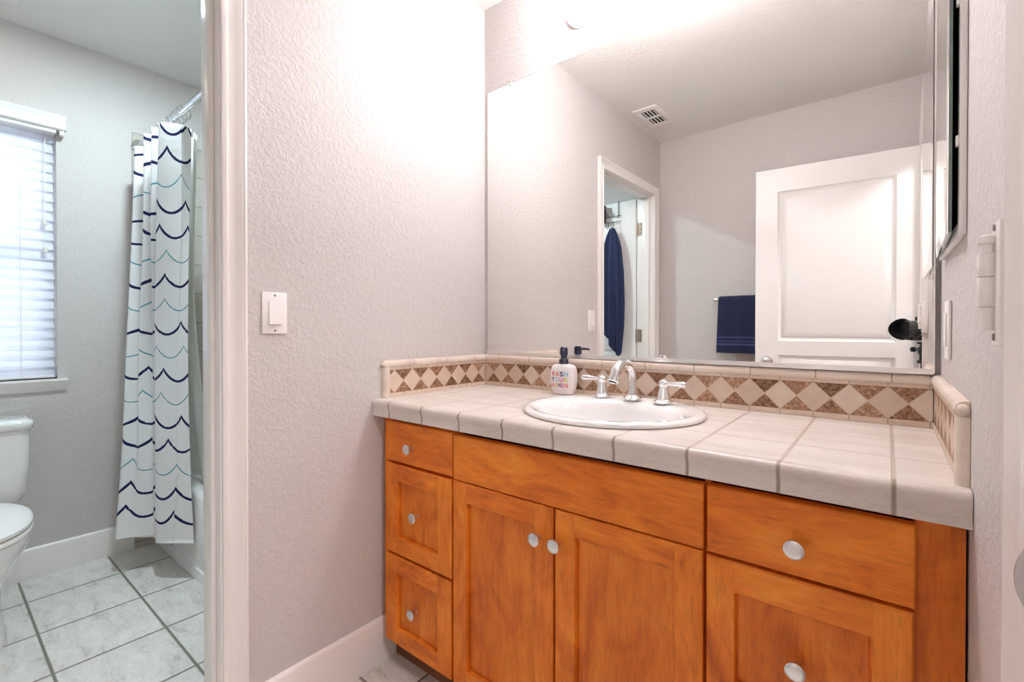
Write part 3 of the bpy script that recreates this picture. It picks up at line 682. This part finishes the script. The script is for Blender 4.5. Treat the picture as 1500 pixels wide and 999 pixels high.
# vanity light bar
vl = thing('vanity_light_bar', 'rounded bath light bar with round white lit globes above the mirror', 'wall light', (.708, 0, 2.23))
bx0, bx1, bzc, bh = .405, 1.012, 2.231, .055
def stadium(g, n=14):
    r = bh-g; a = bx0+bh; b = bx1-bh
    return [(b+r*math.sin(PI*i/n), bzc+r*math.cos(PI*i/n)) for i in range(n+1)]+[(a-r*math.sin(PI*i/n), bzc-r*math.cos(PI*i/n)) for i in range(n+1)]
bm = bmesh.new(); rings(bm, [[(x, y, z) for x, z in stadium(g)] for y, g in ((-.0005, 0), (-.017, 0), (-.022, .002), (-.025, .007), (-.026, .014))])
obj('backplate', bm, M['trim'], vl)
for x in (.5185, .7085, .8985):
    bm = bmesh.new(); lathe(bm, [(.027, .0262), (.027, .040), (.021, .043)], (x, 0, bzc-.004), (0, -1, 0), 24); sc = obj('lamp_socket', bm, M['trim'], vl)
    bm = bmesh.new(); c = Vector((x, -.0985, bzc-.004)); pr = [(.0002, .060)]+[(.060*math.sin(PI*i/20), .060*math.cos(PI*i/20)) for i in range(1, 19)]+[(.018, -.0555)]
    lathe(bm, [(r, h) for r, h in pr], c, (0, -1, 0), 36); obj('globe', bm, M['globe'], vl)

# light switch
def plate(name, label, c, n, w_, h_, kind):
    """wall plate centred at c on a wall whose normal is n (along x)"""
    t = thing(name, label, 'light switch' if kind == 'switch' else 'wall outlet', (c[0], c[1], c[2]-h_/2))
    s = n
    def bx(a0, a1, y0, y1, z0, z1, bev=0):
        x0, x1 = sorted((c[0]+s*a0, c[0]+s*a1)); return B(x0, x1, c[1]+y0, c[1]+y1, c[2]+z0, c[2]+z1, bev)
    obj('wall_plate', bx(.0004, .0060, -w_/2, w_/2, -h_/2, h_/2, .0025), M['white'], t)
    if kind == 'switch':
        bm = bmesh.new()
        prism(bm, [(c[0]+s*.0062, c[2]-.033), (c[0]+s*.0125, c[2]-.031), (c[0]+s*.0075, c[2]+.033), (c[0]+s*.0062, c[2]+.033)], 'y', c[1]-.0165, c[1]+.0165); obj('rocker', bm, M['white'], t)
        for dz in (-.048, .048):
            bm = bmesh.new(); lathe(bm, [(.003, .0061), (.0026, .0072)], (c[0], c[1], c[2]+dz), (s, 0, 0), 10); obj('plate_screw', bm, M['screw'], t)
    else:
        obj('receptacle', bx(.0062, .0085, -.0165, .0165, -.033, .033, .001), M['white'], t)
    return t
plate('light_switch', 'white rocker light switch on the wall left of the vanity', (0, -.865, 1.148), 1, .068, .114, 'switch')
plate('wall_outlet', 'white outlet plate on the right wall below the mirrored cabinet', (W, -.215, 1.103), -1, .070, .114, 'outlet')

# mirrored cabinet on the right wall
mc = thing('medicine_cabinet', 'white wall cabinet with slightly open mirror door on the right wall', 'medicine cabinet', (W-.006, -.28, 1.252))
cy0, cy1, cz0, cz1 = -.460, -.098, 1.252, 1.915; fxo = W-.0095
bm = bmesh.new(); fw = .022
for a in ((cy0, cy0+fw, cz0, cz1), (cy1-fw, cy1, cz0, cz1), (cy0+fw, cy1-fw, cz0, cz0+fw), (cy0+fw, cy1-fw, cz1-fw, cz1)): box(bm, fxo, W-.0004, *a, .0015)
obj('cabinet_frame', bm, M['white'], mc)
obj('interior_shade', B(W-.003, W-.0005, cy0+fw, cy1-fw, cz0+fw, cz1-fw), M['dark'], mc)  # dark sheet on the uncut wall, stands in for the shaded recess
hx, hy = fxo-.0012, cy1-.004; tx, ty = W-.0215, cy0+.006
dv = Vector((tx-hx, ty-hy, 0)); dl_ = dv.length; dv.normalize(); nv = Vector((dv.y, -dv.x, 0))
if nv.x > 0: nv = -nv
def dp(u, o, z): return Vector((hx, hy, 0))+dv*u+nv*o+Vector((0, 0, z))
bv = .020; bm = bmesh.new(); z0, z1 = cz0+.004, cz1-.004
lp = [[dp(0, 0, z0), dp(dl_, 0, z0), dp(dl_, 0, z1), dp(0, 0, z1)], [dp(0, .0028, z0), dp(dl_, .0028, z0), dp(dl_, .0028, z1), dp(0, .0028, z1)], [dp(bv, .0048, z0+bv), dp(dl_-bv, .0048, z0+bv), dp(dl_-bv, .0048, z1-bv), dp(bv, .0048, z1-bv)]]
rings(bm, lp); cdoor = obj('mirror_door', bm, M['mirror'], mc, 1)
bm = bmesh.new(); rings(bm, [[dp(.002, -.0045, z0+.002), dp(dl_-.004, -.0045, z0+.002), dp(dl_-.004, -.0045, z1-.002), dp(.002, -.0045, z1-.002)], [dp(.002, -.0003, z0+.002), dp(dl_-.004, -.0003, z0+.002), dp(dl_-.004, -.0003, z1-.002), dp(.002, -.0003, z1-.002)]]); obj('door_backing', bm, M['glass_edge'], mc)
for z in (1.40, 1.62, 1.80): obj('shelf_clip', B(fxo-.004, fxo-.0002, cy0+.003, cy0+.016, z-.008, z+.008, .001), M['white'], mc)

# barrel latch on the wall beside the entry casing
lt = thing('barrel_latch', 'small white painted barrel latch beside the entry doorway casing', 'latch', (W, -.852, 1.085))
obj('latch_plate', B(W-.0190, W-.0004, -.8715, -.836, 1.090, 1.204, .002), M['trim'], lt)
x, y = W-.0225, -.848
for nm, pr in (('lower_barrel', [(.0070, 1.126), (.0078, 1.1275), (.0078, 1.152), (.0070, 1.1535)]), ('upper_barrel', [(.0070, 1.1540), (.0078, 1.1555), (.0078, 1.174), (.0070, 1.1755)]), ('bolt', [(.0055, 1.104), (.0060, 1.1255)]), ('bolt_head', [(.0052, 1.1760), (.0052, 1.184), (.0082, 1.185), (.0082, 1.191), (.005, 1.193)])):
    bm = bmesh.new(); lathe(bm, pr, (x, y, 0), seg=16); obj(nm, bm, M['trim'], lt)
for z in (1.098, 1.1985):
    bm = bmesh.new(); lathe(bm, [(.0035, 0), (.003, .0014)], (W-.0191, -.853, z), (-1, 0, 0), 10); obj('latch_screw', bm, M['screw'], lt)
# strike plate on the entry jamb
st = thing('strike_plate', 'grey metal strike plate on the entry jamb at the right edge', 'strike plate', (W+.012, RY0-.0045, .885))
bm = bmesh.new(); n = 18
prism(bm, [(W-.0175+.016*(1-math.sin(PI*i/n)), .912+.030*math.cos(PI*i/n)) for i in range(n+1)]+[(W+.036, .882), (W+.036, .942)], 'y', RY0-.0062, RY0-.0042); obj('strike_metal', bm, M['nickel'], st)

# ------------------------------------------------------------------ toilet
TY = -1.402
to = thing('toilet', 'white two-piece toilet with closed lid under the window', 'toilet', (-1.25, TY, 0))
def rbox_loop(cx, cy, hx_, hy_, z, r=.04, n=8):
    pts = []
    for qx, qy, a0 in ((1, 1, 0), (-1, 1, PI/2), (-1, -1, PI), (1, -1, 3*PI/2)):
        for i in range(n+1):
            a = a0+PI/2*i/n; pts.append((cx+qx*(hx_-r)+r*math.cos(a), cy+qy*(hy_-r)+r*math.sin(a), z))
    return pts
bm = bmesh.new(); tx = -1.532
rings(bm, [rbox_loop(tx, TY, .070, .165, .388, .05), rbox_loop(tx, TY, .082, .190, .400, .05), rbox_loop(tx, TY, .090, .203, .44, .045), rbox_loop(tx, TY, .094, .211, .55, .04), rbox_loop(tx, TY, .096, .215, .690, .04)]); obj('tank', bm, M['porcelain'], to, 60)
bm = bmesh.new()
rings(bm, [rbox_loop(tx, TY, .096, .215, .6905, .04), rbox_loop(tx, TY, .103, .222, .695, .042), rbox_loop(tx, TY, .104, .224, .716, .042), rbox_loop(tx, TY, .100, .219, .726, .04), rbox_loop(tx, TY, .088, .207, .732, .04)]); obj('tank_lid', bm, M['porcelain'], to, 60)
bm = bmesh.new(); tube(bm, [(tx+.097, TY-.15, .655), (tx+.112, TY-.15, .655), (tx+.114, TY-.09, .650)], .006, 10); obj('flush_lever', bm, M['chrome'], to)
def egg(cx, z, rf, rb, hw, n=48, cy=TY):
    pts = []
    for i in range(n):
        a = 2*PI*i/n; c, s = math.cos(a), math.sin(a)
        pts.append((cx+(rf if c > 0 else rb)*math.copysign(abs(c)**.92, c), cy+hw*math.copysign(abs(s)**.9, s), z))
    return pts
bm = bmesh.new(); ex = -1.16
rings(bm, [egg(-1.22, .001, .275, .23, .118), egg(-1.22, .02, .272, .228, .116), egg(-1.22, .10, .255, .22, .108), egg(-1.215, .18, .245, .21, .108), egg(-1.19, .25, .255, .235, .130), egg(-1.17, .31, .262, .255, .160), egg(ex, .36, .268, .275, .180), egg(ex, .385, .268, .28, .183), egg(ex, .390, .262, .275, .178)]); obj('bowl', bm, M['porcelain'], to, 60)
bm = bmesh.new(); rings(bm, [egg(ex, .3925, .270, .255, .183), egg(ex, .395, .275, .26, .187), egg(ex, .407, .275, .26, .187), egg(ex, .4105, .270, .255, .183)]); obj('seat', bm, M['white'], to, 60)
bm = bmesh.new(); rings(bm, [egg(ex, .4135, .268, .255, .181), egg(ex, .4165, .274, .26, .186), egg(ex, .428, .274, .26, .186), egg(ex, .434, .262, .25, .176), egg(ex, .437, .22, .22, .14), egg(ex, .438, .05, .05, .03)]); obj('lid', bm, M['white'], to, 60)

# ------------------------------------------------------------------ bathtub
tb = thing('bathtub', 'white alcove bathtub behind the shower curtain', 'bathtub', (-.88, -.34, 0))
TX0, TX1, TY0, TY1, TZ = XW+.0105, -PT-.0105, -.714, .0395, .375
def rl(x0, x1, y0, y1, z, r): return rbox_loop((x0+x1)/2, (y0+y1)/2, (x1-x0)/2, (y1-y0)/2, z, r, 6)
bm = bmesh.new()
rings(bm, [rl(TX0, TX1, TY0, TY1, .001, .004), rl(TX0, TX1, TY0, TY1, .05, .004), rl(TX0, TX1, TY0, TY1, TZ-.02, .006), rl(TX0+.001, TX1-.001, TY0+.004, TY1-.001, TZ-.006, .008), rl(TX0+.004, TX1-.004, TY0+.014, TY1-.004, TZ, .012),
           rl(TX0+.07, TX1-.07, TY0+.085, TY1-.06, TZ, .09), rl(TX0+.08, TX1-.08, TY0+.095, TY1-.07, TZ-.012, .09), rl(TX0+.11, TX1-.13, TY0+.125, TY1-.095, .16, .10), rl(TX0+.16, TX1-.2, TY0+.18, TY1-.15, .075, .09)]); obj('tub_shell', bm, M['porcelain'], tb, 60)
bm = bmesh.new(); prism(bm, [(TY0-.0002, .052), (TY0-.008, .048), (TY0-.008, .001), (TY0-.0002, .001)], 'x', TX0, TX1); obj('apron_foot', bm, M['porcelain'], tb)

# shower rod, rings, curtain, liner
RYD, RZD = -.780, 2.020
rod = thing('shower_rod', 'chrome shower curtain rod running over the bathtub', 'shower rod', (-.88, RYD, RZD))
bm = bmesh.new(); tube(bm, [(XW+.0135, RYD, RZD), (-PT-.003, RYD, RZD)], .0140, 20); obj('rod_tube', bm, M['rod_metal'], rod)
for x, s in ((XW+.0102, 1), (-PT-.0002, -1)):
    bm = bmesh.new(); lathe(bm, [(.033, 0), (.033, .004), (.018, .012), (.0165, .02)], (x, RYD, RZD), (s, 0, 0), 22); obj('rod_flange', bm, M['chrome'], rod)
rg = None
for i, x in enumerate((-1.44, -1.33, -1.235, -1.17, -1.115, -1.07, -1.035, -.985)):
    if rg is None:
        rg = thing('curtain_ring', 'small chrome ring holding the shower curtain on its rod', 'curtain ring', (x, RYD, RZD-.012), 'shower curtain rings')
        bm = bmesh.new(); torus(bm, (x, RYD, RZD-.013), (1, .25, 0), .0285, .0016, 20, 6); obj('ring_wire', bm, M['chrome'], rg)
        x_first = x
    else: copy_thing(rg, (x-x_first, 0, 0))

LV = [(1.958, [(-1.50, -.775), (-1.440, -.842), (-1.33, -.745), (-1.235, -.857), (-1.175, -.748), (-1.122, -.857), (-1.085, -.752), (-1.043, -.852), (-1.000, -.792), (-.994, -.784), (-1.020, -.742)]),
      (1.55, [(-1.51, -.790), (-1.430, -.856), (-1.365, -.765), (-1.300, -.846), (-1.255, -.765), (-1.215, -.838), (-1.195, -.757), (-1.150, -.835), (-1.080, -.770), (-1.076, -.765), (-1.075, -.735)]),
      (1.04, [(-1.53, -.815), (-1.437, -.877), (-1.405, -.825), (-1.385, -.842), (-1.360, -.790), (-1.338, -.801), (-1.330, -.763), (-1.268, -.812), (-1.150, -.762), (-1.146, -.760), (-1.105, -.733)]),
      (.55, [(-1.52, -.850), (-1.432, -.897), (-1.400, -.852), (-1.375, -.846), (-1.350, -.803), (-1.335, -.803), (-1.318, -.766), (-1.258, -.815), (-1.150, -.765), (-1.146, -.763), (-1.100, -.729)]),
      (.145, [(-1.50, -.895), (-1.402, -.930), (-1.372, -.890), (-1.345, -.850), (-1.320, -.812), (-1.310, -.803), (-1.270, -.770), (-1.220, -.826), (-1.135, -.785), (-1.131, -.782), (-1.062, -.727)])]
UK = [(-.6,), (0,), (.33,), (.62,), (.9,), (1.12,), (1.30,), (1.45,), (2.25,), (2.3,), (2.7,)]
def sheet(name, levels, uk, nu, nv, m, parent, thick, hem=None):
    cols = [spline(pts, nu) for _, pts in levels]; us = spline(uk, nu)
    rows = [spline([(levels[k][0], cols[k][i][0], cols[k][i][1]) for k in range(len(levels))], nv) for i in range(nu)]
    bm = bmesh.new(); uvl = bm.loops.layers.uv.new('UVMap'); vs = []; uvd = {}
    for i in range(nu):
        c = []
        for j in range(nv):
            z, x, y = rows[i][j]
            if hem and j == nv-1: z += hem(i/(nu-1))
            v = bm.verts.new((x, y, z)); uvd[v] = (us[i][0], z); c.append(v)
        vs.append(c)
    for i in range(nu-1):
        for j in range(nv-1):
            f = bm.faces.new((vs[i][j], vs[i+1][j], vs[i+1][j+1], vs[i][j+1]))
            for l in f.loops: l[uvl].uv = uvd[l.vert]
    o = obj(name, bm, m, parent, 180, fixn=False)
    md = o.modifiers.new('thickness', 'SOLIDIFY'); md.thickness = thick; md.offset = 0
    return o
cu = thing('shower_curtain', 'white shower curtain with navy and teal scalloped lines, drawn back by the tub', 'shower curtain', (-1.28, -.80, .145))
sheet('curtain_cloth', LV, UK, 110, 60, M['curtain'], cu, .0012, lambda s: .010*math.sin(s*9)+.012*s)
LN = [(1.955, [(-1.50, -.735), (-1.38, -.700), (-1.25, -.738), (-1.15, -.700), (-1.14, -.738), (-1.09, -.700), (-1.035, -.730)]),
      (1.2, [(-1.50, -.735), (-1.39, -.690), (-1.29, -.728), (-1.22, -.690), (-1.20, -.722), (-1.16, -.690), (-1.125, -.705)]),
      (.40, [(-1.49, -.660), (-1.40, -.630), (-1.31, -.655), (-1.24, -.630), (-1.18, -.655), (-1.13, -.630), (-1.09, -.650)])]
ln = thing('shower_liner', 'frosted white shower liner hanging behind the patterned curtain', 'shower liner', (-1.25, -.70, .40))
sheet('liner_sheet', LN, [(i,) for i in range(7)], 60, 30, M['liner'], ln, .0006)

# ------------------------------------------------------------------ towels (seen in the mirror)
YD = P2.y                                  # face of the toilet-room door that carries the rack
rk = thing('over_door_hook_rack', 'chrome over-the-door hook rack on the toilet-room door', 'hook rack', (-.42, YD, 1.85))
for x in (-.262, -.640):
    bm = bmesh.new(); tube(bm, [(x, YD-.040, 1.93), (x, YD-.040, 2.0275), (x, YD-.030, 2.0290), (x, YD+.001, 2.0290), (x, YD+.006, 2.022), (x, YD+.006, 1.905)], .0030, 8)
    obj('door_bracket', bm, M['wire'], rk)
for z in (1.925, 1.885):
    bm = bmesh.new(); tube(bm, [(-.70, YD+.012, z), (-.235, YD+.012, z)], .0030, 8); obj('rail', bm, M['wire'], rk)
for x in (-.295, -.335, -.60):
    bm = bmesh.new(); tube(bm, [(x, YD+.012, 1.885), (x, YD+.016, 1.850), (x, YD+.030, 1.835), (x, YD+.046, 1.840), (x, YD+.052, 1.858)], .0030, 8)
    hk = obj('hook', bm, M['wire'], rk); bm = bmesh.new(); tube(bm, [(x, YD+.0155, 1.927), (x, YD+.040, 1.945), (x, YD+.052, 1.972), (x, YD+.052, 1.978)], [.003, .003, .004, .005], 8)
    obj('upper_prong', bm, M['wire'], rk)
M['towel'] = towel_mat('navy_terry', (.020, .032, .095), 240)
M['towel_dark'] = towel_mat('dark_navy_cloth', (.006, .007, .016), 240)
M['towel_band'] = towel_mat('navy_terry_banded', (.013, .019, .065), 260, [(.055, .006), (.075, .003), (.10, .004)])
def hung_towel(name, label, x, ztop, zlow, wbot):
    t = thing(name, label, 'towel', (x, YD+.045, zlow))
    bm = bmesh.new(); n = 96; lp = []
    wk = [(0, .022), (.06, .048), (.16, .074), (.35, .092), (.6, wbot), (.8, wbot-.006), (1, wbot-.026)]
    for k in range(44):
        f = k/43; i = max(q for q in range(len(wk)-1) if wk[q][0] <= f); g = (f-wk[i][0])/(wk[i+1][0]-wk[i][0]); wv = wk[i][1]+(wk[i+1][1]-wk[i][1])*g
        dep = .018+.030*min(1, f*2.5); l = []
        for q in range(n):
            a = 2*PI*q/n; am = min(1, f*4+.25)
            rip = 1+am*(.26*math.sin(a*9+.5+f*1.0)+.24*math.sin(a*5-f*1.2+2)+.08*math.sin(a*17+1))
            X = x+.004*f+wv*math.cos(a)*(.95+.05*math.sin(a*4+.5+f*1.3)); Y = YD+.046+dep*math.sin(a)*rip
            low = zlow+.055-.085*max(0, math.cos(a-.15))+.05*max(0, -math.cos(a))-.03*math.sin(a*2)
            l.append((X, max(Y, YD+.009), ztop+(low-ztop)*f))
        lp.append(l)
    rings(bm, lp); obj('towel_drape', bm, M['towel'], t, 75); return t
hung_towel('bath_towel', 'navy bath towel hanging from a hook on the toilet-room door', -.290, 1.8295, .960, .097)
t = thing('bath_towel', 'dark navy cloth folded over the top rail of the door rack', 'towel', (-.385, YD+.03, 1.885))
bm = bmesh.new(); prf = spline([(YD+.028, 1.895), (YD+.030, 1.96), (YD+.028, 2.005), (YD+.040, 2.018), (YD+.054, 2.005), (YD+.060, 1.95), (YD+.062, 1.90), (YD+.046, 1.888)], 26)
rings(bm, [[(x, y+.003*math.sin(i*1.3), z+dz) for i, (y, z) in enumerate(prf)] for x, dz in ((-.47, -.012), (-.45, 0), (-.40, .004), (-.362, 0), (-.350, -.010))]); obj('towel_drape', bm, M['towel_dark'], t, 75)
# towel bar opposite the mirror
tr = thing('towel_bar', 'white towel bar on the wall opposite the mirror', 'towel bar', (.70, -L, 1.29))
YB = -L+.058
for x in (.400, 1.0):
    bm = bmesh.new(); lathe(bm, [(.022, .0005), (.022, .006), (.012, .012), (.010, .045), (.014, .05), (.014, .068), (.008, .072)], (x, -L, 1.290), (0, 1, 0), 18); obj('bar_post', bm, M['nickel'], tr)
bm = bmesh.new(); tube(bm, [(.402, YB, 1.290), (.998, YB, 1.290)], .008, 14); obj('bar', bm, M['nickel'], tr)
ft = thing('hand_towel', 'navy hand towel with woven bands folded over the towel bar', 'towel', (.57, YB, .950))
bm = bmesh.new(); t_ = .012
outp = [(YB+.026, .950), (YB+.027, 1.05), (YB+.026, 1.20), (YB+.025, 1.280), (YB+.018, 1.3050), (YB, 1.3130), (YB-.018, 1.3050), (YB-.025, 1.280), (YB-.027, 1.15), (YB-.027, 1.00)]
inp = [(YB+.014, .952), (YB+.015, 1.05), (YB+.0145, 1.20), (YB+.0135, 1.286), (YB+.0095, 1.2985), (YB, 1.3025), (YB-.0095, 1.2985), (YB-.0135, 1.286), (YB-.0145, 1.15), (YB-.0145, 1.00)]
xs = [.422+.30*i/30 for i in range(31)]
def tw(x, i, p): return (x+.010*math.sin(i*.5)*0+(1.29-p[1])*.035*(1 if x < .57 else .3)*(.572-x)/.15*-1, p[0]+.0035*math.sin(x*70), p[1])
rings(bm, [[tw(x, i, p) for p in outp+list(reversed(inp))] for i, x in enumerate(xs)]); obj('towel_fold', bm, M['towel_band'], ft, 60)

# ------------------------------------------------------------------ camera on its tripod (seen in the mirror)
fw_ = Vector((-math.sin(YAW), math.cos(YAW), 0)); rt_ = Vector((math.cos(YAW), math.sin(YAW), 0)); C0 = Vector((CX, CY, CH-.004))
ck = thing('camera_on_tripod', 'black camera with petal lens hood on a tripod, seen in the mirror', 'camera', (CX-.17*fw_.x, CY-.17*fw_.y, 0))
bm = bmesh.new(); n = 64; lo_, li_ = [], []
def ringat(r, d): return [C0-fw_*(d(i) if callable(d) else d)+(rt_*math.cos(2*PI*i/n)+Vector((0, 0, 1))*math.sin(2*PI*i/n))*r for i in range(n)]
pet = lambda i: .010+.022*(.5-.5*math.cos(4*PI*i/n))
rings(bm, [ringat(.0400, .066), ringat(.0425, .064), ringat(.0520, pet), ringat(.0500, pet), ringat(.0400, .060), ringat(.0400, .066)], False, False); obj('lens_hood', bm, M['black'], ck)
bm = bmesh.new(); lathe(bm, [(.0385, .062), (.0385, .080), (.0405, .081), (.0405, .110), (.0385, .111), (.0385, .118), (.0415, .119), (.0415, .140), (.036, .142)], C0, -fw_, 40); obj('lens_barrel', bm, M['black'], ck)
bm = bmesh.new(); lathe(bm, [(.0400, .1005), (.0409, .1005), (.0409, .1035), (.0400, .1035)], C0, -fw_, 40, False, False); obj('lens_ring', bm, M['alum'], ck)
mb = Matrix.Translation(C0) @ Matrix(((rt_.x, fw_.x, 0, 0), (rt_.y, fw_.y, 0, 0), (0, 0, 1, 0), (0, 0, 0, 1)))
bm = bmesh.new(); t = bmesh.new(); box(t, -.068, .068, -.185, -.1425, -.056, .040, .010, 3); box(t, -.072, -.040, -.190, -.128, -.054, .030, .010, 3); box(t, -.028, .028, -.190, -.135, .036, .062, .008, 3); join(bm, t, mb); obj('camera_body', bm, M['black'], ck)
pc = C0-fw_*.165
bm = bmesh.new(); z = CH
lathe(bm, [(.030, -.062), (.030, -.072), (.018, -.074), (.018, -.082), (.026, -.088), (.029, -.104), (.026, -.120), (.021, -.126), (.021, -.150), (.030, -.152), (.030, -.165), (.016, -.167), (.014, -.42)], pc, seg=24)
tube(bm, [pc+Vector((0, 0, -.10)), pc+Vector((0, 0, -.10))-rt_*.05], .006, 10); lathe(bm, [(.007, .045), (.013, .048), (.013, .060), (.007, .063)], pc+Vector((0, 0, -.10)), -rt_, 14)
obj('tripod_head', bm, M['black'], ck)
for k in range(3):
    a = YAW+PI/2+PI+2*PI*k/3; d = Vector((math.cos(a), math.sin(a), 0)); top = pc+Vector((0, 0, -.36))+d*.022; foot = Vector((pc.x, pc.y, .006))+d*.205
    bm = bmesh.new(); mid = top.lerp(foot, .5); tube(bm, [top, mid], .013, 12); tube(bm, [mid, top.lerp(foot, .985)], .010, 12); lathe(bm, [(.012, 0), (.012, .02), (.009, .028)], (foot.x, foot.y, .001), seg=12); obj('leg', bm, M['black'], ck)
